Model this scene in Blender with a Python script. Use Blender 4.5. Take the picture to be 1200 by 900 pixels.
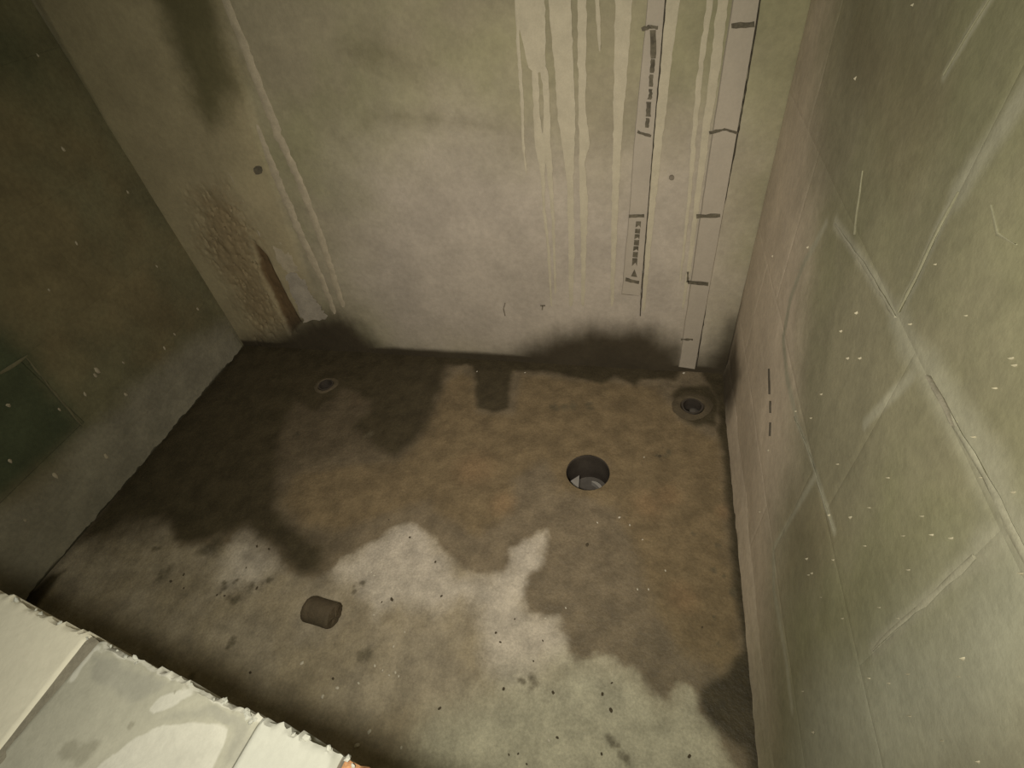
import bpy, bmesh, math, random
import numpy as np
from mathutils import Matrix, Vector

for o in list(bpy.data.objects): bpy.data.objects.remove(o)
rnd = random.Random(7)
scene = bpy.context.scene
COL = scene.collection

# ------------------------------------------------------------------ camera
CAM_H = 1.30                      # lens height above the floor, metres
F_PX = 611.0                      # focal length for a 1200 x 900 frame
def _ray(p): return np.array([p[0]-600.0, 450.0-p[1], -F_PX])
_Y = _ray((788, -177)); _Y /= np.linalg.norm(_Y)
_Z = -_ray((700, 1075)); _Z -= _Y*(_Z@_Y); _Z /= np.linalg.norm(_Z)
_X = np.cross(_Y, _Z)
ROT = np.stack([_X, _Y, _Z])      # camera space -> world space
cam_data = bpy.data.cameras.new('camera'); cam = bpy.data.objects.new('camera', cam_data)
COL.objects.link(cam); scene.camera = cam
cam_data.sensor_width = 36.0; cam_data.lens = 36.0*F_PX/1200.0; cam_data.clip_start = 0.01
cam.matrix_world = Matrix.Translation((0, 0, CAM_H)) @ Matrix(ROT.tolist()).to_4x4()

# ------------------------------------------------------------------ light
w = bpy.data.worlds.new('dim_room'); scene.world = w; w.use_nodes = True
bg = w.node_tree.nodes['Background']
bg.inputs['Color'].default_value = (0.88, 0.92, 0.72, 1); bg.inputs['Strength'].default_value = 0.055
def torch(name, aim_px, energy, color, size_deg, loc, radius):
    l = bpy.data.lights.new(name, 'SPOT'); o = bpy.data.objects.new(name, l); COL.objects.link(o)
    l.energy = energy; l.color = color; l.spot_size = math.radians(size_deg); l.spot_blend = 1.0
    l.shadow_soft_size = radius
    o.location = loc
    d = Vector(ROT @ _ray(aim_px)); o.rotation_euler = d.to_track_quat('-Z', 'Y').to_euler()
    return o
# hand-held torch beside the lens, plus a spot added for a pinker centre
torch('torch_wide', (640, 430), 46.0, (1.0, 0.95, 0.80), 155, (-0.10, -0.045, CAM_H+0.02), 0.04)
torch('added_pink_core', (620, 360), 38.0, (1.0, 0.86, 0.82), 88, (-0.085, -0.045, CAM_H+0.02), 0.04)

vs = scene.view_settings
vs.view_transform = 'Standard'; vs.look = 'None'; vs.gamma = 1.0; vs.exposure = -0.10
vs.use_curve_mapping = False

# ------------------------------------------------------------------ helpers
XL, XR, YB = -1.6315, 0.2919, 1.3975          # faces of the three walls
def on_plane(p, ax, val):
    d = ROT @ _ray(p); o = np.array([0, 0, CAM_H]); t = (val-o[ax])/d[ax]; return o+d*t
def on_floor(p, z=0.0): return on_plane(p, 2, z)
def fl(p): q = on_floor(p); return (q[0], q[1])
def bk(p): q = on_plane(p, 1, YB); return (q[0], q[2])
def rt(p): q = on_plane(p, 0, XR); return (q[1], q[2])
def lf(p): q = on_plane(p, 0, XL); return (q[1], q[2])

def hashv(ix, iy, seed):
    h = (ix.astype(np.int64)*374761393 + iy.astype(np.int64)*668265263 + seed*1442695041) & 0xffffffff
    h = ((h ^ (h >> 13))*1274126177) & 0xffffffff
    return ((h ^ (h >> 16)) & 0xffff)/65535.0
def vnoise(x, y, seed=0):
    ix, iy = np.floor(x), np.floor(y); fx, fy = x-ix, y-iy
    fx = fx*fx*(3-2*fx); fy = fy*fy*(3-2*fy)
    a = hashv(ix, iy, seed); b = hashv(ix+1, iy, seed); c = hashv(ix, iy+1, seed); d = hashv(ix+1, iy+1, seed)
    return (a*(1-fx)+b*fx)*(1-fy)+(c*(1-fx)+d*fx)*fy
def fbm(x, y, sc, oct=4, seed=0):
    r = 0; amp = .5; tot = 0
    for k in range(oct):
        r = r+amp*vnoise(x*sc, y*sc, seed+k*17); tot += amp; sc *= 2.03; amp *= .5
    return r/tot - .5                                    # about -0.5 .. 0.5
def poly_sd(P, poly):
    """signed distance (positive inside) of points P (n,2) to a closed polygon"""
    n = len(poly); best = np.full(len(P), 1e9); inside = np.zeros(len(P), bool)
    x, y = P[:, 0], P[:, 1]
    for i in range(n):
        ax, ay = poly[i]; bx, by = poly[(i+1) % n]
        ex, ey = bx-ax, by-ay; L = ex*ex+ey*ey+1e-12
        t = np.clip(((x-ax)*ex+(y-ay)*ey)/L, 0, 1)
        d = (x-ax-t*ex)**2+(y-ay-t*ey)**2; best = np.minimum(best, d)
        if ay != by:
            c = ((ay > y) != (by > y)) & (x < (bx-ax)*(y-ay)/(by-ay)+ax); inside ^= c
    s = np.sqrt(best); return np.where(inside, s, -s)
def line_d(P, pts):
    best = np.full(len(P), 1e9); x, y = P[:, 0], P[:, 1]
    for (ax, ay), (bx, by) in zip(pts[:-1], pts[1:]):
        ex, ey = bx-ax, by-ay; L = ex*ex+ey*ey+1e-12
        t = np.clip(((x-ax)*ex+(y-ay)*ey)/L, 0, 1)
        best = np.minimum(best, (x-ax-t*ex)**2+(y-ay-t*ey)**2)
    return np.sqrt(best)
def soft(sd, wd): return np.clip(.5+sd/(2*wd), 0, 1)
def blob(P, c, r, wd):
    return soft(r-np.hypot(P[:, 0]-c[0], P[:, 1]-c[1]), wd)

# ------------------------------------------------------------------ materials
def srgb(r, g, b):
    f = lambda v: (v/255/12.92) if v/255 <= .04045 else ((v/255+.055)/1.055)**2.4
    return (f(r), f(g), f(b), 1)
def mat(name, base, layers=(), mottle=.25, mscale=9.0, rough=.85, bump=.25, bscale=120.0, var=None):
    """base colour, then attribute masks laid over it: (attr, colour, noise amount, noise scale, edge width, roughness, strength)"""
    m = bpy.data.materials.new(name); m.use_nodes = True; nt = m.node_tree; N = nt.nodes; Lk = nt.links
    b = N['Principled BSDF']
    tc = N.new('ShaderNodeTexCoord')
    def noise(sc, det=5.0, rg=.6):
        n = N.new('ShaderNodeTexNoise'); n.inputs['Scale'].default_value = sc
        n.inputs['Detail'].default_value = det; n.inputs['Roughness'].default_value = rg
        Lk.new(tc.outputs['Object'], n.inputs['Vector']); return n.outputs['Fac']
    def math_(op, a, c):
        n = N.new('ShaderNodeMath'); n.operation = op
        for i, v in enumerate((a, c)):
            if isinstance(v, (int, float)): n.inputs[i].default_value = v
            else: Lk.new(v, n.inputs[i])
        return n.outputs[0]
    def mix(fac, a, c, mode='MIX'):
        n = N.new('ShaderNodeMix'); n.data_type = 'RGBA'; n.blend_type = mode
        for s, v in ((n.inputs['Factor'], fac), (n.inputs['A'], a), (n.inputs['B'], c)):
            if isinstance(v, (int, float, tuple)): s.default_value = v
            else: Lk.new(v, s)
        return n.outputs['Result']
    def ramp(v, lo, hi, a=0.0, c=1.0):
        n = N.new('ShaderNodeMapRange'); n.interpolation_type = 'SMOOTHSTEP'
        Lk.new(v, n.inputs['Value']); n.inputs['From Min'].default_value = lo; n.inputs['From Max'].default_value = hi
        n.inputs['To Min'].default_value = a; n.inputs['To Max'].default_value = c
        return n.outputs['Result']
    col = base
    if var: col = mix(ramp(noise(mscale*.35, 4.0), .38, .62), base, var)
    rg = None
    for (attr, c, na, ns, ew, rr, st) in layers:
        at = N.new('ShaderNodeAttribute'); at.attribute_name = attr
        v = at.outputs['Fac']
        if na: v = math_('ADD', v, math_('MULTIPLY', math_('SUBTRACT', noise(ns, 6.0, .65), .5), na))
        k = ramp(v, .5-ew, .5+ew, 0.0, st)
        col = mix(k, col, c)
        r0 = rough if rg is None else rg
        q = N.new('ShaderNodeMix'); q.data_type = 'FLOAT'
        Lk.new(k, q.inputs[0])
        for s, vv in ((q.inputs[2], r0), (q.inputs[3], rr)):
            if isinstance(vv, (int, float)): s.default_value = vv
            else: Lk.new(vv, s)
        rg = q.outputs[0]
    m1 = ramp(noise(mscale, 8.0, .62), .25, .75, 1-mottle, 1+mottle*.6)
    m2 = ramp(noise(mscale*11, 6.0, .7), .25, .75, 1-mottle*.65, 1+mottle*.45)
    col = mix(1.0, col, math_('MULTIPLY', m1, m2), 'MULTIPLY')
    Lk.new(col, b.inputs['Base Color'])
    if rg is not None: Lk.new(rg, b.inputs['Roughness'])
    else: b.inputs['Roughness'].default_value = rough
    b.inputs['Specular IOR Level'].default_value = .3
    if bump:
        bn = N.new('ShaderNodeBump'); bn.inputs['Strength'].default_value = bump; bn.inputs['Distance'].default_value = .004
        h = math_('ADD', noise(bscale, 4.0, .6), math_('MULTIPLY', noise(bscale*.22, 5.0, .6), 1.6))
        Lk.new(h, bn.inputs['Height']); Lk.new(bn.outputs['Normal'], b.inputs['Normal'])
    return m
L = lambda r, g, b: (r, g, b, 1)

M_floor = mat('floor_concrete', L(.325, .275, .185), [
    ('pale',  L(.54, .485, .385), .55, 11, .40, .85, 1.0),
    ('cool',  L(.50, .48, .355), .50, 8,  .45, .85, .85),
    ('wet',   L(.205, .165, .105), .50, 34, .20, .55, 1.0),
    ('mud',   L(.205, .155, .085), .55, 16, .36, .70, 1.0),
    ('rust',  L(.29, .185, .095), .50, 14, .45, .75, .4),
    ('semi',  L(.108, .086, .053), .55, 14, .50, .55, .85),
    ('deep',  L(.070, .057, .032), .60, 16, .40, .50, 1.0),
    ('smudge', L(.115, .098, .060), 1.1, 55, .42, .65, .75),
    ], mottle=.30, mscale=16, bump=.45, bscale=150, var=L(.365, .315, .225))
M_back = mat('back_concrete', L(.285, .270, .160), [
    ('pale',  L(.42, .375, .300), .40, 7, .48, .85, 1.0),
    ('tan',   L(.365, .315, .190), .55, 18, .35, .9, .85),
    ('rough', L(.215, .160, .082), .95, 48, .34, .95, .7),
    ('stain', L(.105, .095, .043), .60, 16, .45, .9, .9),
    ('groove', L(.13, .088, .042), .20, 40, .25, .95, 1.0),
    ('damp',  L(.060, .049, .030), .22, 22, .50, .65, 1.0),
    ], mottle=.16, mscale=6, bump=.16, bscale=140, var=L(.31, .278, .185))
M_right = mat('moisture_block_right', L(.238, .230, .135), [
    ('skim_lit',  L(.60, .515, .395), .45, 9, .50, .85, .95),  # pale skim coat, its colour also brightened to offset grazing shade
    ('grey',  L(.375, .37, .280), .50, 7, .50, .85, .9),
    ('brown', L(.20, .165, .095), .60, 10, .45, .9, .40),
    ('joint', L(.37, .355, .262), .45, 26, .48, .85, .9),
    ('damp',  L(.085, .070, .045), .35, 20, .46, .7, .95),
    ], mottle=.17, mscale=6, bump=.14, bscale=130, var=L(.265, .245, .160))
M_left = mat('moisture_block_left', L(.185, .155, .082), [
    ('green', L(.062, .080, .042), .45, 6, .45, .85, .9),
    ('foot',  L(.245, .228, .165), .40, 10, .40, .85, 1.0),
    ('damp',  L(.05, .045, .025), .35, 20, .30, .7, .95),
    ], mottle=.24, mscale=7, bump=.25, bscale=110, var=L(.170, .158, .088))
M_frontA = mat('white_gypsum', L(.60, .57, .455), [('grey', L(.40, .385, .32), .5, 22, .25, .85, 1.0)],
    mottle=.06, mscale=10, bump=.10, bscale=160)
M_frontB = mat('grey_gypsum', L(.345, .335, .268), [
    ('white', L(.47, .46, .395), .75, 40, .14, .85, 1.0), ('grey', L(.285, .278, .228), .5, 22, .18, .85, 1.0),
    ('dirt', L(.22, .21, .16), .8, 60, .2, .9, .7)], mottle=.10, mscale=12, bump=.14, bscale=160)
M_frontC = mat('chalky_gypsum', L(.43, .43, .375), [('grey', L(.33, .33, .28), .5, 22, .25, .85, 1.0)], mottle=.07, mscale=10, bump=.12, bscale=160)
M_mortar = mat('grey_mortar', L(.225, .205, .155), mottle=.2, mscale=30, bump=.3)
M_wall_core = mat('old_wall_core', L(.16, .14, .085), mottle=.25, mscale=10, bump=.3)  # plain darker body of the side walls behind the blocks
M_brick = mat('orange_brick', L(.42, .22, .105), mottle=.35, mscale=40, bump=.35)
M_drip = mat('pale_slurry', L(.45, .41, .295), mottle=.10, mscale=25, bump=.05)
M_ridge = mat('ridge_plaster', L(.42, .37, .26), mottle=.18, mscale=30, bump=.2)
M_joint = mat('joint_plaster', L(.34, .325, .24), mottle=.16, mscale=30, bump=.15)
M_jointl = mat('joint_plaster_thin', L(.32, .305, .205), mottle=.16, mscale=30, bump=.1)
M_strip = mat('strip_plaster', L(.375, .335, .262), mottle=.07, mscale=14, bump=.06)
M_patch = mat('white_patch', L(.37, .335, .262), mottle=.22, mscale=20, bump=.2)
M_seam = mat('dark_seam', L(.06, .052, .036), mottle=.1, bump=0)
M_marker = mat('marker_ink', L(.125, .110, .075), mottle=.45, mscale=60, bump=0)
M_pencil = mat('pencil_grey', L(.20, .175, .13), mottle=.3, mscale=60, bump=0)
M_core = mat('core_concrete', L(.108, .083, .050), mottle=.22, mscale=35, bump=.35, bscale=260, var=L(.090, .072, .044))
M_pipe = mat('grey_pipe', L(.068, .057, .044), mottle=.25, mscale=18, rough=.55, bump=.1)
M_pipe_dark = mat('dark_hollow', L(.02, .017, .011), mottle=.2, rough=.8, bump=0)
M_socket = mat('pale_socket', L(.30, .285, .25), mottle=.1, rough=.4, bump=.03)
M_elbow = mat('elbow_plastic', L(.105, .095, .080), mottle=.2, rough=.22, bump=0)
M_collar = mat('mortar_collar', L(.105, .084, .050), mottle=.25, mscale=30, bump=.4)
M_crumb_w = mat('white_crumb', L(.60, .56, .45), mottle=.1, mscale=60, bump=.1)
M_crumb_d = mat('dark_crumb', L(.085, .068, .040), mottle=.3, mscale=60, bump=.2)

# ------------------------------------------------------------------ mesh helpers
def link(name, me, m=None, parent=None, smooth=True):
    o = bpy.data.objects.new(name, me); COL.objects.link(o)
    if m: me.materials.append(m)
    if parent: o.parent = parent
    if smooth:
        me.polygons.foreach_set('use_smooth', np.ones(len(me.polygons), bool)); me.update(); me.set_sharp_from_angle(angle=math.radians(38))
    return o
def tag(o, label=None, cat=None, group=None, kind=None):
    if label: o['label'] = label
    if cat: o['category'] = cat
    if group: o['group'] = group
    if kind: o['kind'] = kind
    return o
def empty(name, loc=(0, 0, 0)):
    o = bpy.data.objects.new(name, None); o.location = loc; o.empty_display_size = .05; COL.objects.link(o); return o
def mesh(name, V, Fc):
    me = bpy.data.meshes.new(name); me.from_pydata([tuple(map(float, v)) for v in V], [], Fc); me.update(); return me
def slab(name, us, vs_, place, depth, relief, masks, m, parent=None, drop=None, bevel=.0):
    """a slab whose front is a fine grid: place(u, v, h) gives the 3-D point h proud of the face;
    relief(P)->h ; masks(P)->{attr: values}; drop(u,v)->True removes a quad (holes)"""
    U, Vv = np.meshgrid(us, vs_, indexing='ij'); nu, nv = U.shape
    P = np.stack([U.ravel(), Vv.ravel()], 1)
    h = relief(P) if relief else np.zeros(len(P))
    h = np.broadcast_to(np.asarray(h, float), (len(P),)).copy()
    if bevel:
        e = np.minimum.reduce([P[:, 0]-us[0], us[-1]-P[:, 0], P[:, 1]-vs_[0], vs_[-1]-P[:, 1]])
        h -= np.where(e < bevel, (bevel-e)**2/bevel*.8, 0)
    front = place(P[:, 0], P[:, 1], h)
    idx = np.arange(nu*nv).reshape(nu, nv)
    q = np.stack([idx[:-1, :-1], idx[1:, :-1], idx[1:, 1:], idx[:-1, 1:]], -1).reshape(-1, 4)
    if drop is not None:
        c = P[q].mean(1); q = q[~drop(c)]
    rim = np.concatenate([idx[:, 0], idx[-1, 1:], idx[-2::-1, -1], idx[0, -2:0:-1]])
    back = place(P[rim, 0], P[rim, 1], np.full(len(rim), -depth))
    V = np.concatenate([front, back]); n0 = len(front); k = len(rim)
    s = np.stack([rim, n0+np.arange(k), n0+(np.arange(k)+1) % k, np.roll(rim, -1)], 1)
    faces = q.tolist()+s.tolist()+[list(range(n0+k-1, n0-1, -1))]
    me = bpy.data.meshes.new(name); me.from_pydata(V.tolist(), [], faces)
    bm = bmesh.new(); bm.from_mesh(me); bmesh.ops.recalc_face_normals(bm, faces=bm.faces) if drop is None else None
    loose = [v for v in bm.verts if not v.link_faces]
    mk = masks(P) if masks else {}
    bm.verts.index_update(); keep = [v.index for v in bm.verts if v.link_faces]
    bmesh.ops.delete(bm, geom=loose, context='VERTS'); bm.to_mesh(me); bm.free()
    for a, val in mk.items():
        full = np.concatenate([val, val[rim]])[keep].astype(np.float32)
        at = me.attributes.new(a, 'FLOAT', 'POINT'); at.data.foreach_set('value', full)
    me.update(); o = link(name, me, m, parent, smooth=False)
    me.polygons.foreach_set('use_smooth', np.ones(len(me.polygons), bool)); me.set_sharp_from_angle(angle=math.radians(38))
    return o
def rng(a, b, step): return np.linspace(a, b, max(2, int(round((b-a)/step))+1))

def pl_back(u, v, h): return np.stack([u, YB-h, v], 1)
def pl_right(u, v, h): return np.stack([XR-h, u, v], 1)
def pl_left(u, v, h): return np.stack([XL+h, u, v], 1)
def pl_floor(u, v, h): return np.stack([u, v, h], 1)

def ribbon(name, parent, plane, pix, height, m, px_w, step=.012, wob=.0012, base=0.0, seed=None, taper=True, up_to=None):
    """a raised smear following a traced polyline on a wall; px_w = full widths in metres"""
    conv = {'back': (bk, pl_back), 'right': (rt, pl_right), 'left': (lf, pl_left), 'floor': (fl, pl_floor)}[plane]
    pts = np.array([conv[0](p) for p in pix]); W = np.array(px_w, float)
    if up_to and pts[0, 1] < up_to: pts = np.vstack([[pts[0, 0], up_to], pts]); W = np.r_[W[0], W]   # runs on up the wall
    seg = np.r_[0, np.cumsum(np.hypot(*np.diff(pts, axis=0).T))]
    n = max(3, int(seg[-1]/step)); s = np.linspace(0, seg[-1], n)
    C = np.stack([np.interp(s, seg, pts[:, 0]), np.interp(s, seg, pts[:, 1])], 1); Wd = np.interp(s, seg, W)
    r = np.random.RandomState(seed if seed is not None else rnd.randrange(9999))
    T = np.gradient(C, axis=0); T /= np.linalg.norm(T, axis=1)[:, None]+1e-9; Nn = np.stack([-T[:, 1], T[:, 0]], 1)
    C = C+Nn*(r.randn(n)*wob*.5)[:, None]
    if taper: Wd[-1] *= .4; Wd[0] *= .7
    rows = []
    for k, hh in ((-.5, 0), (-.32, .8), (0, 1), (.32, .8), (.5, 0)):
        off = Wd*k+(r.randn(n)*wob if abs(k) > .4 else 0)
        q = C+Nn*np.asarray(off)[:, None]
        rows.append(conv[1](q[:, 0], q[:, 1], np.full(n, base-.0004+height*hh)))
    V = np.stack(rows, 1).reshape(-1, 3); F = []
    for i in range(n-1):
        for j in range(4): a = i*5+j; F.append((a, a+1, a+6, a+5))
    bot = len(V); V = np.concatenate([V, conv[1](C[:, 0], C[:, 1], np.full(n, base-.003))])
    for i in range(n-1):
        F.append((i*5, (i+1)*5, bot+i+1, bot+i)); F.append((i*5+4, bot+i, bot+i+1, (i+1)*5+4))
    F += [(0, bot, 4, 3, 2, 1), ((n-1)*5, (n-1)*5+1, (n-1)*5+2, (n-1)*5+3, (n-1)*5+4, bot+n-1)]
    me = mesh(name, V, F); bm = bmesh.new(); bm.from_mesh(me)
    bmesh.ops.recalc_face_normals(bm, faces=bm.faces); bm.to_mesh(me); bm.free()
    return link(name, me, m, parent)
def ragged(poly, step=2.5, amp=.9, seed=1):
    r = random.Random(seed); out = []
    for (ax, ay), (bx, by) in zip(poly, poly[1:]+poly[:1]):
        n = max(1, int(math.hypot(bx-ax, by-ay)/step))
        for k in range(n): out.append((ax+(bx-ax)*k/n+r.gauss(0, amp), ay+(by-ay)*k/n+r.gauss(0, amp)))
    return out
def decal(name, parent, plane, poly_px, h, m, base=0.0):
    """a thin flat mark of ink or plaster on a wall, from its outline"""
    conv = {'back': (bk, pl_back), 'right': (rt, pl_right), 'left': (lf, pl_left)}[plane]
    q = np.array([conv[0](p) for p in poly_px]); n = len(q)
    V = np.concatenate([conv[1](q[:, 0], q[:, 1], np.full(n, base+h)), conv[1](q[:, 0], q[:, 1], np.full(n, base-.001))])
    F = [list(range(n)), list(range(2*n-1, n-1, -1))]+[(i, (i+1) % n, n+(i+1) % n, n+i) for i in range(n)]
    me = mesh(name, V, F); bm = bmesh.new(); bm.from_mesh(me)
    bmesh.ops.recalc_face_normals(bm, faces=bm.faces); bm.to_mesh(me); bm.free()
    return link(name, me, m, parent, smooth=False)

# ------------------------------------------------------------------ floor
DRAIN = (-0.119, 0.9315); DRAIN_R = 0.0650
STUB_R = fl((811, 477)); STUB_L = fl((382, 451.5))
dry_edge = [(60, 640), (105, 627), (130, 621), (145, 606), (165, 602), (185, 603), (200, 612), (206, 630), (212, 639), (232, 636), (250, 640),
    (270, 636), (280, 619), (295, 614), (308, 628), (326, 642), (330, 660), (345, 673), (365, 677), (385, 670), (398, 652), (425, 641),
    (445, 629), (460, 615), (475, 610), (490, 614), (505, 625), (513, 640), (530, 654), (545, 666), (562, 669), (585, 674), (597, 662),
    (598, 642), (615, 632), (632, 622), (641, 621), (642, 640), (636, 660), (620, 672), (614, 690), (613, 705), (622, 717), (638, 724),
    (653, 720), (660, 733), (668, 748), (667, 764), (680, 773), (690, 771), (700, 764), (714, 769), (735, 779), (750, 791), (763, 808),
    (780, 813), (800, 803), (812, 805), (820, 820), (819, 836), (840, 850), (846, 872), (865, 905), (900, 1060), (-300, 1060), (-300, 760)]
dry_poly = [fl(p) for p in dry_edge]
pale_poly = [fl(p) for p in [(395, 665), (425, 645), (472, 611), (492, 616), (512, 650), (535, 680), (575, 678), (598, 660), (600, 640), (641, 622), (637, 660),
    (614, 690), (616, 716), (652, 722), (668, 748), (664, 768), (640, 775), (625, 800), (585, 800), (563, 765), (565, 715), (540, 700),
    (505, 715), (470, 705), (440, 715), (415, 690)]]
pale2 = [fl(p) for p in [(282, 620), (296, 614), (310, 632), (326, 646), (330, 664), (300, 690), (262, 690), (255, 660)]]
cool_poly = [fl(p) for p in [(660, 772), (700, 766), (750, 792), (780, 815), (812, 806), (840, 850), (862, 905), (870, 990), (430, 990), (500, 850), (590, 800), (640, 790)]]
mud_polys = [[fl(p) for p in q] for q in (
    [(505, 480), (522, 448), (540, 436), (556, 440), (558, 482), (600, 486), (612, 440), (690, 445), (770, 452), (800, 492), (846, 520), (852, 640),
     (868, 700), (872, 775), (845, 790), (800, 760), (770, 720), (745, 650), (720, 590), (655, 575), (640, 540), (600, 560), (600, 600), (560, 625),
     (510, 600), (500, 585), (455, 600), (400, 622), (350, 612), (328, 590), (345, 555), (400, 545), (460, 540), (485, 520)],
    [(720, 590), (775, 590), (790, 620), (765, 640), (745, 630)])]
rust_c = [((555, 548), .10), ((590, 590), .06), ((760, 590), .07), ((782, 580), .06), ((420, 468), .05), ((850, 600), .04), ((800, 700), .06)]
deep_polys = [[fl(p) for p in q] for q in (
    [(262, 392), (300, 385), (420, 400), (528, 404), (516, 455), (505, 480), (490, 515), (462, 535), (440, 524), (415, 500), (440, 470), (400, 455),
     (370, 480), (345, 470), (330, 500), (325, 540), (322, 590), (350, 625), (378, 640), (372, 668), (350, 668), (325, 640), (290, 612), (240, 632),
     (205, 632), (200, 608), (145, 606), (125, 622), (95, 635), (140, 570)],
    [(550, 408), (606, 408), (598, 455), (597, 478), (578, 483), (560, 478)],
    [(440, 405), (600, 405), (820, 408), (790, 444), (750, 442), (745, 452), (720, 440), (705, 448), (640, 436), (604, 434), (545, 428), (440, 424)],
    [(815, 425), (860, 425), (930, 910), (880, 910), (872, 880), (835, 850), (820, 825), (822, 805), (850, 790), (870, 760), (862, 700), (858, 640), (850, 560), (842, 505), (836, 462)],
    [(785, 462), (800, 452), (832, 450), (845, 470), (840, 498), (815, 500), (795, 490)],
    [(22, 700), (60, 672), (75, 668), (58, 690), (40, 712), (20, 730)])]
semi_poly = [fl(p) for p in [(270, 385), (522, 400), (512, 470), (492, 520), (460, 545), (400, 535), (348, 555), (330, 595), (350, 625), (385, 632), (378, 672), (330, 660), (280, 625), (190, 625), (80, 640)]]
smudges = [((188, 670), 11), ((181, 643), 4), ((290, 690), 8), ((274, 701), 7), ((259, 691), 4), ((262, 685), 3), ((274, 682), 3), ((430, 764), 9), ((272, 748), 5), ((268, 756), 4),
    ((625, 796), 8), ((610, 798), 5), ((718, 866), 6), ((726, 878), 6), ((736, 889), 7), ((857, 695), 6), ((842, 638), 4), ((837, 667), 4), ((848, 674), 3),
    ((813, 624), 3), ((838, 724), 3), ((772, 534), 4), ((348, 507), 3), ((430, 510), 6), ((460, 600), 0), ((255, 641), 12), ((240, 645), 8), ((415, 690), 4),
    ((425, 683), 4), ((225, 793), 5), ((700, 635), 0), ((842, 756), 3), ((670, 474), 9), ((650, 476), 6), ((690, 478), 6), ((586, 690), 0), ((310, 680), 5), ((544, 705), 0), ((780, 530), 5)]
def floor_masks(P):
    x, y = P[:, 0], P[:, 1]
    wob = fbm(x, y, 22, 4, 5)*.030
    dry = poly_sd(P, dry_poly)+wob*.7
    r = {}
    r['wet'] = soft(-dry, .030)
    r['pale'] = np.maximum(soft(poly_sd(P, pale_poly)+wob, .045), soft(poly_sd(P, pale2)+wob, .05)*.8)
    r['cool'] = soft(poly_sd(P, cool_poly)+wob, .08)
    r['mud'] = np.maximum.reduce([soft(poly_sd(P, q)+wob*.8, .035) for q in mud_polys])*(dry < .01)
    dq = np.maximum.reduce([soft(poly_sd(P, q)+wob*1.3, .032) for q in deep_polys[:1]]+[soft(poly_sd(P, q)+wob*.8, .018) for q in deep_polys[1:]])
    r['deep'] = dq
    r['semi'] = soft(poly_sd(P, semi_poly)+wob*1.4, .075)
    r['rust'] = np.maximum.reduce([blob(P, fl(c), s*.55, s*.5) for c, s in rust_c])
    sm = np.zeros(len(P))
    for c, s in smudges:
        if s == 0: continue
        c0 = fl(c); s0 = abs(fl((c[0]+s, c[1]))[0]-c0[0]); rr = random.Random(int(c[0]*7+c[1]))
        for _ in range(4):
            cc = (c0[0]+rr.gauss(0, .45)*s0, c0[1]+rr.gauss(0, .45)*s0); sm = np.maximum(sm, blob(P, cc, s0*rr.uniform(.3, .7), s0*.6))
    r['smudge'] = sm
    return r
def floor_relief(P):
    x, y = P[:, 0], P[:, 1]
    h = fbm(x, y, 3, 3, 2)*.006+fbm(x, y, 18, 3, 9)*.0022+fbm(x, y, 90, 2, 4)*.0008
    for c, rad, up in ((STUB_R, .085, .010), (STUB_L, .06, .004)):
        d = np.hypot(x-c[0], y-c[1]); h += np.exp(-((d-rad*.72)/(rad*.25))**2)*up*.5
    # trowel ridges round the drain and the pale crust
    h += np.exp(-((np.hypot(x-DRAIN[0], y-DRAIN[1])-.085)/.018)**2)*.0025*(1+fbm(x, y, 40, 2, 8)*2)
    return h-.003
us = rng(XL-.06, XR+.06, .0042); vs2 = rng(-.45, YB+.06, .0045)
# pull the grid onto the round openings so that their rims are clean circles
holes = [(DRAIN, DRAIN_R), (STUB_R, .033), (STUB_L, .027)]
def pl_floor_holes(u, v, h):
    u = u.copy(); v = v.copy()
    for (cx, cy), R in holes:
        d = np.hypot(u-cx, v-cy); near = np.abs(d-R) < .0034
        k = np.where(near, R/np.maximum(d, 1e-6), 1.0); u = cx+(u-cx)*k; v = cy+(v-cy)*k
    return np.stack([u, v, h], 1)
def floor_drop(c):
    k = np.zeros(len(c), bool)
    for (cx, cy), R in holes: k |= np.hypot(c[:, 0]-cx, c[:, 1]-cy) < R
    return k
floor = slab('floor', us, vs2, pl_floor_holes, .26, floor_relief, floor_masks, M_floor, drop=floor_drop)
tag(floor, 'rough concrete floor with dark damp stains and brown mud around a round drain', 'floor', kind='structure')

# ------------------------------------------------------------------ back wall
damp_poly = [bk(p) for p in [(240, 470), (275, 408), (300, 400), (330, 392), (352, 380), (372, 374), (396, 370), (412, 380), (428, 396), (446, 411), (466, 420), (505, 427), (560, 427), (600, 422),
    (628, 410), (655, 396), (690, 388), (735, 388), (765, 392), (790, 410), (798, 428), (812, 433), (828, 428), (846, 405), (862, 380), (872, 480)]]
groove_poly = [bk(p) for p in [(298, 285), (312, 300), (330, 338), (352, 378), (340, 392), (326, 360), (306, 318)]]
pale_b = [bk(p) for p in [(420, 200), (470, 160), (560, 150), (700, 200), (840, 150), (862, 300), (840, 420), (600, 425), (470, 410), (400, 330)]]
tan_b = [bk(p) for p in [(-150, -350), (150, -350), (240, -60), (300, 150), (360, 330), (345, 400), (270, 410)]]
rough_b = [bk(p) for p in [(225, 225), (262, 215), (300, 270), (318, 330), (345, 385), (300, 400), (270, 340), (235, 290)]]
stain_b = [bk(p) for p in [(120, -170), (210, -170), (250, -30), (268, 40), (282, 100), (270, 140), (246, 150), (226, 120), (205, 60)]]
stain_c = [bk(p) for p in [(415, 30), (470, 60), (500, 75), (485, 92), (440, 80), (410, 60)]]
stain_d = [bk(p) for p in [(440, 118), (520, 135), (600, 148), (605, 154), (520, 150), (450, 150), (400, 165)]]
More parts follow.
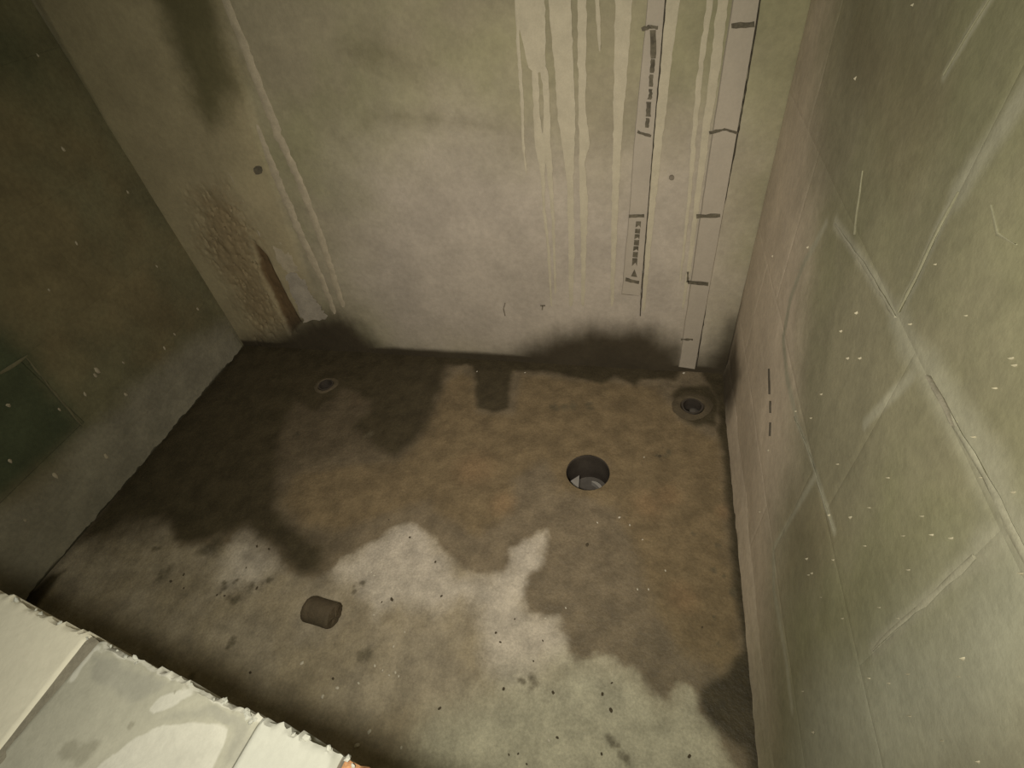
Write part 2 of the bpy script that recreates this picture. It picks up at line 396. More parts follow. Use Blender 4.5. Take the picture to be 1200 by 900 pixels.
def back_masks(P):
    x, z = P[:, 0], P[:, 1]; wob = fbm(x, z, 14, 4, 31)*.05
    r = {}
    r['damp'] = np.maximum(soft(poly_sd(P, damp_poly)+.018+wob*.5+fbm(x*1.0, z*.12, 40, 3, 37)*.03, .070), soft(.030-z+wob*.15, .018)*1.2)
    r['groove'] = soft(poly_sd(P, groove_poly)+wob*.15, .012)
    r['pale'] = soft(poly_sd(P, pale_b)+wob, .22)
    r['tan'] = soft(poly_sd(P, tan_b)+wob*.5, .05)
    r['rough'] = soft(poly_sd(P, rough_b)+wob, .09)*.8
    r['stain'] = np.maximum.reduce([soft(poly_sd(P, stain_b)+wob, .06), soft(poly_sd(P, stain_c)+wob, .07)*.62, soft(poly_sd(P, stain_d)+wob*.4, .04)*.5,
                                    blob(P, bk((240, 118)), .03, .05)])
    return r
def back_relief(P):
    x, z = P[:, 0], P[:, 1]
    h = fbm(x, z, 4, 3, 41)*.006+fbm(x, z, 30, 3, 42)*.0012
    tan = soft(poly_sd(P, tan_b), .012); h += tan*.006*(.6+z*.4)
    rg = soft(poly_sd(P, rough_b), .05); h += rg*(fbm(x, z*.6, 45, 5, 43)*.010-np.maximum(0, fbm(x, z*.5, 110, 3, 44)-.1)*.03)
    h -= soft(poly_sd(P, groove_poly), .008)*.016
    return h-.003
wall_back = slab('wall_back', rng(XL-.05, XR+.05, .0045), rng(-.02, 1.75, .0055), pl_back, .16, back_relief, back_masks, M_back)
tag(wall_back, 'grey concrete back wall with pale vertical drips and a damp dark base', 'wall', kind='structure')
S = .0030                         # metres on the back wall per photo pixel, near enough for widths
def drip(pix, wpx, h=.0006, m=M_drip, wob=.0008): return ribbon('plaster_drip', wall_back, 'back', pix, h, m, [v*S for v in wpx], wob=wob, up_to=1.74 if pix[0][1] < -20 else None)
drip([(605, -40), (605, 0), (607, 55), (611, 106), (613, 169), (617, 205)], [2.5, 2.5, 2.5, 3, 2.5, 1.5])
drip([(618, -40), (621, 0), (626, 50), (630, 85)], [22, 22, 18, 13])
drip([(626, 78), (628, 106), (630, 150), (633, 169), (636, 205), (637, 237), (643, 296), (646, 359)], [6, 5, 6, 10, 4, 3, 3, 2])
drip([(636, 78), (640, 101), (641, 150), (640, 168), (645, 211), (648, 253), (651, 345)], [7, 5, 6, 8, 4, 3, 2])
drip([(654, -40), (656, 0), (661, 85), (664, 140), (666, 169), (668, 211), (670, 296), (669, 359)], [17, 17, 15, 15, 11, 6, 6, 4])
drip([(682, -40), (682, 0), (682, 127), (685, 169), (682, 190), (684, 232), (684, 300), (683, 359)], [7, 7, 6, 9, 5, 8, 5, 3])
drip([(733, -40), (731, 0), (727, 85), (723, 169), (719, 296), (717, 359)], [12, 12, 10, 7, 5, 3])
drip([(792, -40), (788, 0), (776, 100), (767, 200), (760, 280), (754, 365)], [10, 10, 10, 8, 6, 3])
drip([(836, -40), (832, 0), (822, 70), (815, 140), (808, 230), (797, 330)], [4, 4, 4, 4, 3, 2])
drip([(850, -30), (846, 10), (838, 80), (828, 150), (818, 230), (808, 310), (800, 362)], [7, 7, 7, 6, 5, 4, 2])
drip([(700, -40), (700, 0), (703, 60)], [3, 3, 2], .0007)
# two raised trowel ridges along the old chase at the left
def ridge(pix, wpx, h): return ribbon('plaster_ridge', wall_back, 'back', pix, h, M_ridge, [v*S for v in wpx], wob=.0018, base=-.001, up_to=1.74 if pix[0][1] < -20 else None)
ridge([(245, -60), (264, 0), (284, 50), (300, 92), (330, 168), (352, 215), (378, 285), (402, 360)], [5, 7, 8, 9, 9, 9, 9, 7], .0020)
ridge([(268, 92), (300, 150), (322, 205), (352, 275), (378, 330), (392, 368)], [6, 8, 10, 10, 8, 6], .0018)
ridge([(256, 182), (275, 215), (298, 262), (316, 298)], [4, 4, 4, 3], .003)
# smooth pasted strips with their seams and marker ticks
def strip(px_l, px_r, h, m=M_strip, n=60, bottom_rag=.006):
    lx = np.array([bk(p) for p in px_l]); rx = np.array([bk(p) for p in px_r]); r = np.random.RandomState(5)
    lx = np.vstack([[lx[0, 0], 1.74], lx]); rx = np.vstack([[rx[0, 0], 1.74], rx])
    t = np.linspace(0, 1, n); rows = []
    zz0 = lx[0, 1]+(lx[-1, 1]-lx[0, 1])*t
    il = np.interp(-zz0, -lx[:, 1], lx[:, 0])+r.randn(n)*.0006; ir = np.interp(-zz0, -rx[:, 1], rx[:, 0])
    V = []; F = []
    for i in range(n):
        for k, hh in ((0, -.002), (.04, h), (.5, h), (.97, h), (1, -.002)):
            z = zz0[i]+(bottom_rag*r.randn()*.6 if i == n-1 else 0)
            V.append((il[i]+(ir[i]-il[i])*k, YB-hh, z))
    for i in range(n-1):
        for j in range(4): a = i*5+j; F.append((a, a+5, a+6, a+1))
        F.append((i*5+4, i*5+9, i*5+5, i*5))
    F += [(0, 1, 2, 3, 4), tuple((n-1)*5+j for j in (4, 3, 2, 1, 0))]
    me = mesh('plaster_strip', V, F); bm = bmesh.new(); bm.from_mesh(me); bmesh.ops.recalc_face_normals(bm, faces=bm.faces); bm.to_mesh(me); bm.free()
    return link('plaster_strip', me, m, wall_back, smooth=False)
strip([(865, -40), (855, 20), (828, 200), (812, 310), (795, 430)], [(895, -30), (885, 35), (853, 220), (815, 430)], .0030)
strip([(762, -40), (757, 20), (744, 150), (737, 250), (728, 345)], [(783, -40), (778, 20), (765, 180), (751, 345)], .0010)
def seam(pix, w): return ribbon('seam', wall_back, 'back', pix, .0034, M_seam, [w]*len(pix), wob=.0005, taper=False, up_to=1.74)
seam([(786, -60), (780, 0), (767, 150), (758, 265), (750, 370)], .0032)
seam([(892, -10), (886, 33), (866, 150), (835, 310), (816, 430)], .0030)
MB = .0034
def mark(poly, h=.0006, m=M_marker): return tag(decal('marker_tick', wall_back, 'back', poly, h, m, MB))
def tick(a, b, wd):                              # a felt-pen stroke between two points
    a = np.array(a, float); b = np.array(b, float); d = (b-a)/np.linalg.norm(b-a); n = np.array([-d[1], d[0]])
    r = np.random.RandomState(int(a[0]+a[1])); e = []
    for k, t in enumerate(np.linspace(0, 1, 6)): e.append(a+(b-a)*t+n*(wd*.5+r.randn()*.35))
    for k, t in enumerate(np.linspace(1, 0, 6)): e.append(a+(b-a)*t-n*(wd*.5+r.randn()*.35))
    return mark([tuple(q) for q in e])
tick((857, 30), (884, 28), 6.5); tick((831, 155), (850, 151), 3); tick((850, 151), (864, 156), 3); tick((816, 253), (844, 252), 4.5)
tick((806, 330), (830, 332), 4); tick((798, 397), (812, 397), 2); tick((806, 318), (806, 330), 2)
tick((752, 34), (762, 31), 5); tick((762, 31), (771, 32), 4); tick((747, 154), (763, 159), 3); tick((737, 253), (755, 252), 3.5); tick((733, 327), (749, 330), 3.5)
tick((765, 35), (766, 68), 7)
# broken dark bars: the smudged upright lettering beside the left seam, too blurred to read
for y0, y1, wd, dx in ((69, 85, 5, 0), (87, 101, 5, -1.5), (104, 116, 4, -2.6), (119, 136, 5.4, -4.6), (138, 149, 4, -6)):
    tick((765+dx, y0), (764.2+dx, y1), wd)
glyph_rows = [(259, 266), (267.5, 273), (274, 279.5), (280.5, 287), (288, 293.5), (294.5, 301), (302, 311)]
for k, (y0, y1) in enumerate(glyph_rows):
    x0 = 748.4-(y0-258)*.098; wl = 2.9
    if k % 2 == 0: mark([(x0-wl, y0), (x0+wl, y0), (x0+wl-.5, y1), (x0+wl*.2, (y0+y1)/2+.6), (x0-wl-.6, y1)])
    else: mark([(x0-wl, y0), (x0+wl*.3, y0+.5), (x0+wl, y0), (x0+wl-.5, y1), (x0-wl-.5, y1-.6)])
mark([(743.6, 315), (746.6, 324), (739.6, 323)])
def pencil(a, b, wd, base=.001):
    a = np.array(a, float); b = np.array(b, float); d = (b-a)/np.linalg.norm(b-a); n = np.array([-d[1], d[0]])*wd*.5
    return decal('pencil_mark', wall_back, 'back', [tuple(a+n), tuple(b+n), tuple(b-n), tuple(a-n)], .001, M_pencil, base)
pencil((592, 355), (590, 362), 1.1); pencil((590, 362), (592, 370), 1.1); pencil((633, 358), (639, 358), 1.6); pencil((636, 358), (635.4, 363), 1.4)
def dot(px, r, m=M_pencil, n=9, parent=wall_back):
    return decal('stain_dot', parent, 'back', [(px[0]+r*math.cos(k*2*math.pi/n)*(1+.2*rnd.random()), px[1]+r*math.sin(k*2*math.pi/n)*(1+.2*rnd.random())) for k in range(n)], .0012, m, .001)
dot((303, 199), 5, M_marker); dot((787, 208), 3)
tag(decal('plaster_patch', wall_back, 'back', ragged([(334, 322), (345, 319), (356, 327), (366, 348), (384, 371), (378, 375), (365, 374), (358, 378), (351, 366)]), .0018, M_patch, .001))
decal('plaster_patch', wall_back, 'back', ragged([(318, 283), (330, 285), (342, 300), (350, 318), (338, 320), (326, 306)], seed=4), .0015, M_ridge, .001)

# ------------------------------------------------------------------ right wall
wall_right = slab('wall_right', rng(-.45, YB+.02, .05), rng(-.02, 1.80, .05), lambda u, v, h: pl_right(u, v, h-.022), .12, None, None, M_wall_core)
tag(wall_right, 'greenish block wall on the right with smeared plaster joints and white specks', 'wall', kind='structure')
skim_lit_r = [rt(p) for p in [(840, 470), (895, 130), (915, 60), (930, -60), (985, -60), (965, 60), (950, 200), (945, 330), (930, 440), (920, 560), (905, 640), (895, 780), (900, 960), (870, 960)]]  # corner skim, carried up the back strip as light painted into the colour
grey_r = [rt(p) for p in [(1190, 620), (1150, 645), (1060, 725), (1015, 770), (960, 800), (930, 860), (920, 960), (1240, 960), (1240, 640)]]
brown_r = [[rt(p) for p in q] for q in ([(1010, 0), (1100, 60), (1110, 140), (1060, 230), (1030, 170), (990, 60)], [(1120, 870), (1240, 840), (1240, 960), (1060, 960)],
    [(925, 590), (965, 575), (985, 620), (955, 670), (915, 690)], [(910, 60), (960, 20), (940, 130), (905, 200)])]
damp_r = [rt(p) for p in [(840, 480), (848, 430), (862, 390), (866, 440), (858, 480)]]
JOINTS = [([(978, 262), (1000, 295), (1030, 340), (1048, 372)], .010), ([(1048, 372), (1060, 400), (1085, 432)], .018), ([(1085, 432), (1110, 475), (1135, 515), (1160, 560)], .020), ([(1160, 560), (1185, 612), (1215, 675)], .013),
    ([(1052, 365), (1075, 320), (1100, 265), (1122, 225)], .007), ([(1122, 225), (1140, 195), (1170, 152), (1205, 98)], .014), ([(1066, 440), (1040, 465), (1010, 497)], .007), ([(1190, 615), (1150, 645)], .014),
    ([(1150, 645), (1100, 690), (1060, 725), (1022, 762)], .009), ([(955, 556), (930, 600), (905, 642)], .007), ([(930, 488), (945, 525), (955, 555), (976, 622)], .006), ([(905, 642), (906, 690), (918, 760), (926, 830)], .010),
    ([(967, 262), (940, 310), (925, 350), (916, 395), (920, 440), (932, 490)], .009), ([(1105, 88), (1130, 45), (1160, -5)], .005)]
def right_masks(P):
    y, z = P[:, 0], P[:, 1]; wob = fbm(y, z, 12, 4, 61)*.06; r = {}
    r['skim_lit'] = np.maximum(soft(poly_sd(P, skim_lit_r)+wob, .16), soft(.06-z, .08)*.8)
    r['grey'] = soft(poly_sd(P, grey_r)+wob*.6, .07)
    r['brown'] = np.maximum.reduce([soft(poly_sd(P, q)+wob, .06) for q in brown_r[:3]])
    r['joint'] = np.maximum.reduce([soft(q+wob*.12-line_d(P, [rt(p) for p in l]), q*.9) for l, q in JOINTS])
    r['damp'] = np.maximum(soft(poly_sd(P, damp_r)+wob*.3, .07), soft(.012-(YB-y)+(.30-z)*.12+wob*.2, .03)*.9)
    return r
def right_relief(P):
    y, z = P[:, 0], P[:, 1]; return fbm(y, z, 4, 3, 71)*.004+fbm(y, z, 26, 3, 72)*.0010-.002
GAP = .0003
courses_r = [(-.005, .270, [(-.45, .10), (.10, .70), (.70, YB)]), (.270, .555, [(-.45, -.02), (-.02, .592), (.592, 1.20), (1.20, YB)]),
             (.555, .880, [(-.45, .286), (.286, .505), (.505, 1.05), (1.05, YB)]), (.880, 1.20, [(-.45, -.02), (-.02, .568), (.568, 1.16), (1.16, YB)]),
             (1.20, 1.50, [(-.45, .25), (.25, .85), (.85, YB)]), (1.50, 1.80, [(-.45, .0), (.0, .6), (.6, 1.2), (1.2, YB)])]
k = 0
for z0, z1, cells in courses_r:
    for y0, y1 in cells:
        k += 1; off = rnd.uniform(-.0006, .0006)
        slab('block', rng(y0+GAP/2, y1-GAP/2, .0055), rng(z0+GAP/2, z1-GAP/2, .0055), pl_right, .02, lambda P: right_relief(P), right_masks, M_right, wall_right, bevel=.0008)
def smear(pix, wpx, h=.0022, m=M_joint, sc=.0016, wob=.0016, nm='joint_filler', wall=None, plane='right'):
    return ribbon(nm, wall or wall_right, plane, pix, h*.42, m, [v*sc for v in wpx], wob=wob*.7, base=.0002, step=.02)
smear([(978, 262), (1000, 295), (1030, 340), (1048, 372)], [3, 3, 4, 5], .0012)
smear([(1092, 452), (1112, 488), (1135, 526), (1160, 570), (1185, 622), (1215, 685)], [3, 4, 5, 5, 5, 4], .0016)
smear([(1052, 365), (1075, 320), (1100, 265), (1122, 225)], [3, 3.5, 3.5, 3], .0014, M_jointl)
smear([(1140, 652), (1100, 690), (1060, 725), (1022, 762)], [4, 4, 3.5, 3], .0014)
smear([(1105, 88), (1130, 45), (1160, -5)], [2, 2.4, 2.4], .0010, M_jointl)
smear([(930, 488), (945, 525), (955, 555), (965, 590), (976, 622)], [2, 2.5, 3, 2.5, 2], .0008, M_joint)
smear([(1010, 200), (1003, 250), (1000, 275)], [1.4, 1.6, 1.2], .0010, M_jointl)
smear([(1161, 240), (1166, 268), (1176, 285), (1190, 287)], [1.5, 1.8, 1.5, 1.5], .0010, M_jointl)
for a, b in (((900.5, 432), (901, 462)), ((902, 470), (902, 484)), ((902, 495), (901.5, 511))):
    ribbon('crack', wall_right, 'right', [a, b], .0016, M_seam, [.0022, .0016], wob=.0008, step=.008)
ribbon('crack', wall_right, 'right', [(1088, 440), (1105, 470), (1120, 500)], .0034, M_mortar, [.002, .0032, .002], wob=.0006, base=.0004)
splash = [(1002, 92, 5), (1069, 6, 3), (1003, 367, 5), (985, 388, 4), (993, 420, 4), (1007, 420, 5), (1184, 420, 6), (1188, 428, 4), (996, 606, 7), (945, 655, 6), (976, 656, 4), (1064, 668, 4), (1114, 631, 6),
    (1091, 627, 4), (1058, 628, 3), (947, 674, 4), (951, 672, 4), (987, 725, 4), (1052, 725, 3), (1127, 772, 8), (1063, 790, 5), (1041, 801, 5), (940, 810, 5), (1104, 868, 5), (1146, 893, 7), (1065, 839, 4),
    (971, 604, 5), (981, 544, 3), (962, 462, 3), (950, 490, 3), (932, 482, 3), (1140, 512, 4), (1165, 455, 3), (1187, 577, 4), (1066, 380, 3), (1132, 370, 3), (1013, 640, 3), (1080, 605, 3), (952, 858, 6), (900, 528, 5),
    (905, 300, 4), (946, 290, 4), (1096, 310, 3), (1195, 672, 6), (1123, 793, 3), (1018, 795, 4), (1018, 595, 2.5), (1030, 712, 2.5), (962, 700, 2.5), (1150, 560, 3), (1040, 560, 2.5), (890, 600, 3)]
for (px, py, s) in splash:
    y, z = rt((px, py)); d = math.hypot(y, CAM_H-z); r = s*.36*math.hypot(d, XR)/F_PX
    n = 7; V = [pl_right(np.array([y]), np.array([z]), np.array([.0022]))[0]]
    asp = rnd.uniform(.3, .6)
    for kk in range(n):
        a = kk*2*math.pi/n; rr = r*(.7+.5*rnd.random())
        V.append((XR+.0015, y+math.cos(a)*rr*asp, z+math.sin(a)*rr*1.2))
    V.append((XR+.003, y, z))
    F = [(0, 1+kk, 1+(kk+1) % n) for kk in range(n)]+[(n+1, 1+(kk+1) % n, 1+kk) for kk in range(n)]
    link('plaster_speck', mesh('plaster_speck', V, F), M_drip, wall_right)

# ragged plaster skirting at the foot of a side wall
def skirt(wall, place, y0, y1, ztop, masks, m, seed, bot, proud=.007):
    us_ = rng(y0, y1, .006); n = len(us_)
    def pl(u, v, h):
        zt = ztop*(1+fbm(u, u*0, 6, 3, seed)*.3)
        zb = bot+fbm(u, u*0+3.3, 35, 4, seed+1)*.024+np.maximum(0, fbm(u, u*0+9, 9, 2, seed+2)-.16)*.12
        z = zb+(zt-zb)*v; hh = np.where(h < -.001, -.004, proud*(1-v)**.8+h-.003*v); return place(u, z, hh)
    return slab('plaster_skirt', us_, np.linspace(0, 1, 14), pl, .02, lambda P: fbm(P[:, 0], P[:, 1], 30, 3, seed+4)*.0015,
                lambda P: masks(np.stack([P[:, 0], P[:, 1]*ztop+.03], 1)), m, wall)
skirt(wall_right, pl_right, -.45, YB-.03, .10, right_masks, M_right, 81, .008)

# ------------------------------------------------------------------ left wall
wall_left = slab('wall_left', rng(-.45, YB+.02, .05), rng(-.02, 1.80, .05), lambda u, v, h: pl_left(u, v, h-.022), .12, None, None, M_wall_core)
tag(wall_left, 'dark greenish block wall on the left with a paler footing', 'wall', kind='structure')
green_l = [lf(p) for p in [(-200, 300), (0, 390), (33, 412), (97, 497), (60, 535), (0, 590), (-200, 700)]]
foot_l = [lf(p) for p in [(290, 420), (268, 378), (225, 400), (160, 455), (105, 500), (70, 545), (10, 590), (-150, 700), (-200, 900), (0, 760), (120, 640)]]
def left_masks(P):
    y, z = P[:, 0], P[:, 1]; wob = fbm(y, z, 12, 4, 91)*.06; r = {}
    r['green'] = np.maximum(soft(poly_sd(P, green_l)+wob*.5, .05), blob(P, lf((0, 60)), .1, .15)*.7)
    r['foot'] = soft(poly_sd(P, foot_l)+wob, .07)
    r['damp'] = soft(.006-z+wob*.2, .01)
    return r
def left_relief(P):
    y, z = P[:, 0], P[:, 1]; return fbm(y, z, 4, 3, 101)*.005+fbm(y, z, 26, 3, 102)*.0016-.002
courses_l = [(-.005, .255, [(-.45, .30), (.30, .90), (.90, YB)]), (.255, .510, [(-.45, .15), (.15, .735), (.735, YB)]), (.510, .80, [(-.45, .42), (.42, 1.02), (1.02, YB)]),
             (.80, 1.10, [(-.45, .15), (.15, .75), (.75, YB)]), (1.10, 1.45, [(-.45, .42), (.42, 1.02), (1.02, YB)]), (1.45, 1.80, [(-.45, .15), (.15, .75), (.75, YB)])]
for z0, z1, cells in courses_l:
    for y0, y1 in cells:
        proud = -.003 if (z0 == .255 and y0 == .15) else 0.0
        slab('block', rng(y0+GAP/2, y1-GAP/2, .009), rng(z0+GAP/2, z1-GAP/2, .009), pl_left, .02, lambda P, q=proud: left_relief(P)+q, left_masks, M_left, wall_left, bevel=.0008)
M_smear_l = mat('left_smear', L(.150, .138, .080), mottle=.2, mscale=25, bump=.2)
smear([(0, 438), (15, 430), (32, 416)], [2.4, 2.4, 2], .0014, M_smear_l, .004, wall=wall_left, plane='left')
smear([(30, 418), (60, 455), (97, 500)], [1.2, 1.4, 1.6], .0012, M_smear_l, .004, wall=wall_left, plane='left')
for (px, py, s) in [(75, 175, 4), (100, 462, 4), (115, 435, 6), (148, 462, 4), (10, 475, 4), (12, 540, 4), (125, 535, 5), (65, 557, 6), (193, 408, 4), (205, 392, 3), (90, 285, 3), (58, 340, 2.5), (150, 225, 3), (184, 312, 3),
        (145, 425, 3), (70, 480, 3), (232, 362, 4), (45, 65, 2.5), (112, 440, 4), (30, 610, 3), (60, 630, 3)]:
    y, z = lf((px, py)); r = s*.5*2.1/F_PX; n = 7; V = [(XL+.003, y, z)]
    for kk in range(n):
        a = kk*2*math.pi/n; rr = r*(.6+.6*rnd.random()); V.append((XL-.0015, y+math.cos(a)*rr*.7, z+math.sin(a)*rr*1.3))
    V.append((XL-.003, y, z))
    F = [(0, 1+kk, 1+(kk+1) % n) for kk in range(n)]+[(n+1, 1+(kk+1) % n, 1+kk) for kk in range(n)]
    link('plaster_speck', mesh('plaster_speck', V, F), M_ridge, wall_left)
skirt(wall_left, pl_left, -.45, YB-.02, .12, left_masks, M_left, 111, .010, .009)

# ------------------------------------------------------------------ low front wall the lens looks over
FH = .68; FD = CAM_H-FH
E0 = np.array([-.825, .140]); ed = np.array([.580, -.082]); ed /= np.linalg.norm(ed); en = np.array([ed[1], -ed[0]])   # en points away from the room
S0 = (XL+.004-E0[0])/ed[0]; S1 = (XR-.004-E0[0])/ed[0]; FT = .165
def fw(s, t): return E0+ed*s+en*t
def st(p):
    q = on_floor(p, FH); d = np.array([q[0], q[1]])-E0; return (d@ed, d@en)
def pl_front(u, v, h):
    rag = (fbm(u, u*0+1.7, 70, 5, 121)*.006+np.maximum(0, fbm(u, u*0+5, 190, 3, 122)-.12)*-.022)*np.clip(1-v/.02, 0, 1)
    vv = v+rag
    return np.stack([E0[0]+ed[0]*u+en[0]*vv, E0[1]+ed[1]*u+en[1]*vv, FH+h-np.clip(1-v/.009, 0, 1)**2*.003*(h > -.05)*(1+fbm(u, v, 120, 3, 125)*3)], 1)
body = [fw(S0, .006), fw(S1, .006), fw(S1, FT-.004), fw(S0, FT-.004)]
V = [(p[0], p[1], z) for z in (-.004, FH-.10) for p in body]
wall_front = link('wall_front', mesh('wall_front', V, [(3, 2, 1, 0), (4, 5, 6, 7)]+[(i, (i+1) % 4, 4+(i+1) % 4, 4+i) for i in range(4)]), M_frontA, smooth=False)
tag(wall_front, 'low white block wall in the near left corner with a chipped top edge', 'wall', kind='structure')
def front_relief(P): return fbm(P[:, 0], P[:, 1], 12, 3, 131)*.003+fbm(P[:, 0], P[:, 1], 70, 3, 132)*.0009-.001
jA = [st(p) for p in [(104, 752), (60, 815), (35, 850), (8, 890)]]
white_B = [[st(p) for p in q] for q in ([(172, 832), (185, 818), (225, 803), (228, 812), (205, 825), (178, 838)],
    [(160, 860), (190, 848), (240, 845), (268, 853), (262, 872), (248, 905), (200, 960), (100, 960), (110, 900)])]
grey_B = [[st(p) for p in q] for q in ([(176, 845), (205, 828), (255, 822), (298, 845), (278, 905), (248, 905), (265, 855), (240, 846), (200, 847)], [(104, 762), (150, 772), (200, 800), (150, 830), (100, 800)])]
rimB = [[st(p) for p in q] for q in ([(104, 752), (120, 756), (118, 764), (108, 764), (84, 800), (78, 798), (98, 766)],)]
dirtB = [((98, 882), .012), ((80, 878), .010), ((152, 850), .004), ((108, 875), .006), ((203, 811), .002)]
def frontB_masks(P):
    wob = fbm(P[:, 0], P[:, 1], 50, 4, 141)*.014; r = {}
    edge = soft(.0055-P[:, 1]+wob*.4, .004)
    r['white'] = np.maximum.reduce([soft(poly_sd(P, q)+wob*.5, .006) for q in white_B+rimB]+[edge*.9])
    r['grey'] = np.maximum.reduce([soft(poly_sd(P, q)+wob, .012) for q in grey_B])*.75*(r['white'] < .5)
    r['dirt'] = np.maximum.reduce([blob(P, st(c), s, s) for c, s in dirtB]); return r
def frontA_masks(P):
    wob = fbm(P[:, 0], P[:, 1], 50, 4, 151)*.014
    return {'grey': soft(.004-np.abs(P[:, 0]-.47)+wob*.3, .004)*.0+soft(poly_sd(P, [st((396, 905)), st((402, 888)), st((390, 884)), st((384, 905))])+wob*.3, .006)}
def front_block(s0, s1, m, masks, dz=0.0, sl=0.0):
    def pl(u, v, h):                            # sl: the joint faces run slightly askew across the wall
        k = (u-s0)/(s1-s0); return pl_front(u+sl*v*k if sl > 0 else u-sl*v*(1-k), v, h)
    return slab('block', rng(s0, s1, .0035), rng(0, FT, .0045), pl, .10, lambda P: front_relief(P)+dz, masks, m, wall_front, bevel=.003)
front_block(S0, -.30, M_frontA, frontA_masks)
front_block(-.298, .179, M_frontA, frontA_masks, .0008, .10)
front_block(.196, .4575, M_frontB, frontB_masks, -.001, 0)
front_block(.4605, .566, M_frontC, frontA_masks, .0015)
bB = front_block(.568, .80, M_brick, frontA_masks, -.004)
front_block(.803, S1, M_frontB, frontB_masks)
def chip_mesh(seed):
    bm = bmesh.new(); bmesh.ops.create_icosphere(bm, subdivisions=1, radius=1.0); r = random.Random(seed)
    for v in bm.verts: v.co = v.co*r.uniform(.6, 1.2)
    me = bpy.data.meshes.new('plaster_chip'); bm.to_mesh(me); bm.free(); me.materials.append(M_frontC); return me
chips = [chip_mesh(50+i) for i in range(4)]
for i in range(46):
    s_ = rnd.uniform(-.05, .57) if i > 16 else rnd.choice((.26, .40, .43, .53, .55))+rnd.gauss(0, .012)
    t_ = rnd.uniform(-.001, .007); z_ = FH-rnd.uniform(.002, .008); p = fw(s_, t_); r_ = rnd.uniform(.0016, .0042)
    o = bpy.data.objects.new('plaster_chip', chips[i % 4]); COL.objects.link(o); o.parent = wall_front
    o.location = (p[0], p[1], z_); o.scale = (r_*1.4, r_, r_*.8); o.rotation_euler = (rnd.random(), rnd.random(), rnd.uniform(0, 6))
# grey mortar in the open joint
q0, q1 = .1795, .1975
slab('mortar_joint', rng(q0, q1, .003), rng(0, FT, .004), lambda u, v, h: pl_front(u+(v*.10)*(q1-u)/(q1-q0)+v*.13*(u-q0)/(q1-q0), v, h), .09, lambda P: front_relief(P)-.0012, None, M_mortar, wall_front)

# ------------------------------------------------------------------ drain and pipe ends
def tube(name, c, z0, z1, ro, ri, m, parent, n=48, tilt=(0, 0), wob=0):
    V = []; F = []
    for (r, z) in ((ro, z0), (ro, z1), (ri, z1), (ri, z0)):
        for k in range(n):
            a = k*2*math.pi/n; f = z-z0
            rr = r*(1+wob*math.sin(3*a+1)+wob*.6*math.sin(7*a))
            V.append((c[0]+rr*math.cos(a)+tilt[0]*f, c[1]+rr*math.sin(a)+tilt[1]*f, z))
    for j in range(4):
        for k in range(n): F.append((j*n+k, j*n+(k+1) % n, ((j+1) % 4)*n+(k+1) % n, ((j+1) % 4)*n+k))
    return link(name, mesh(name, V, F), m, parent)
def disc(name, c, z, r, m, parent, n=40, dome=0.0, rings=6, tilt=(0, 0), thick=.004):
    V = [(c[0], c[1], z+dome)]; F = []
    for i in range(1, rings+1):
        for k in range(n):
            a = k*2*math.pi/n; rr = r*i/rings; x, y = rr*math.cos(a), rr*math.sin(a)
            V.append((c[0]+x, c[1]+y, z+dome*(1-(i/rings)**2)+x*tilt[0]+y*tilt[1]))
    F += [(0, 1+k, 1+(k+1) % n) for k in range(n)]
    for i in range(rings-1):
        for k in range(n): a = 1+i*n+k; b = 1+i*n+(k+1) % n; F.append((a, a+n, b+n, b))
    m0 = len(V); last = 1+(rings-1)*n
    for k in range(n): x, y, zz = V[last+k]; V.append((x, y, zz-thick))
    F += [(last+k, m0+k, m0+(k+1) % n, last+(k+1) % n) for k in range(n)]+[tuple(range(m0+n-1, m0-1, -1))]
    return link(name, mesh(name, V, F), m, parent)
dr = empty('drain_pipe', (DRAIN[0], DRAIN[1], -.24))
tag(dr, 'wide open grey drain pipe set flush in the muddy concrete floor', 'drain pipe')
tube('pipe_wall', (0, 0), 0, .2300, DRAIN_R+.0050, DRAIN_R-.0002, M_pipe, dr, 64)
disc('pipe_bottom', (0, 0), .006, DRAIN_R, M_pipe_dark, dr, thick=.005)
# the mouth of the bend below: a bulged plastic lip, with a broken white piece beside it
disc('bend_mouth', (.004, -.004), .146, .0565, M_elbow, dr, dome=-.014, tilt=(.05, -.10), thick=.06)
arc = [(.004+.040*math.cos(a), -.016+.040*math.sin(a)) for a in np.linspace(.15, 1.45, 12)]
V = []; F = []
for i, (x, y) in enumerate(arc):
    w_ = .0045*math.sin(math.pi*(i+.5)/12)+.0008
    ux, uy = (x-.004)/.040, (y+.016)/.040
    V += [(x-ux*w_, y-uy*w_, .158), (x+ux*w_, y+uy*w_, .1585), (x+ux*w_, y+uy*w_, .140), (x-ux*w_, y-uy*w_, .140)]
    if i:
        for k in range(4): F.append((i*4-4+k, i*4-4+(k+1) % 4, i*4+(k+1) % 4, i*4+k))
F += [(0, 1, 2, 3), (47, 46, 45, 44)]
link('bend_lip', mesh('bend_lip', V, F), M_socket, dr)
V = [(-.0640, .002, .168), (-.0300, .026, .180), (-.0260, -.036, .174), (-.0500, -.036, .168)]
V += [(x, y, z-.030) for x, y, z in V]
link('broken_shard', mesh('broken_shard', V, [(0, 1, 2, 3), (7, 6, 5, 4)]+[(i, 4+i, 4+(i+1) % 4, (i+1) % 4) for i in range(4)]), M_socket, dr, smooth=False)['label'] = 'pale broken plastic shard'
sr = empty('pipe_stub', (STUB_R[0], STUB_R[1], -.10)); tag(sr, 'narrow pipe end in a mortar collar at the back right corner', 'pipe')
tube('pipe_wall', (0, 0), 0, .106, .0340, .0285, M_pipe, sr, 32, wob=.02)
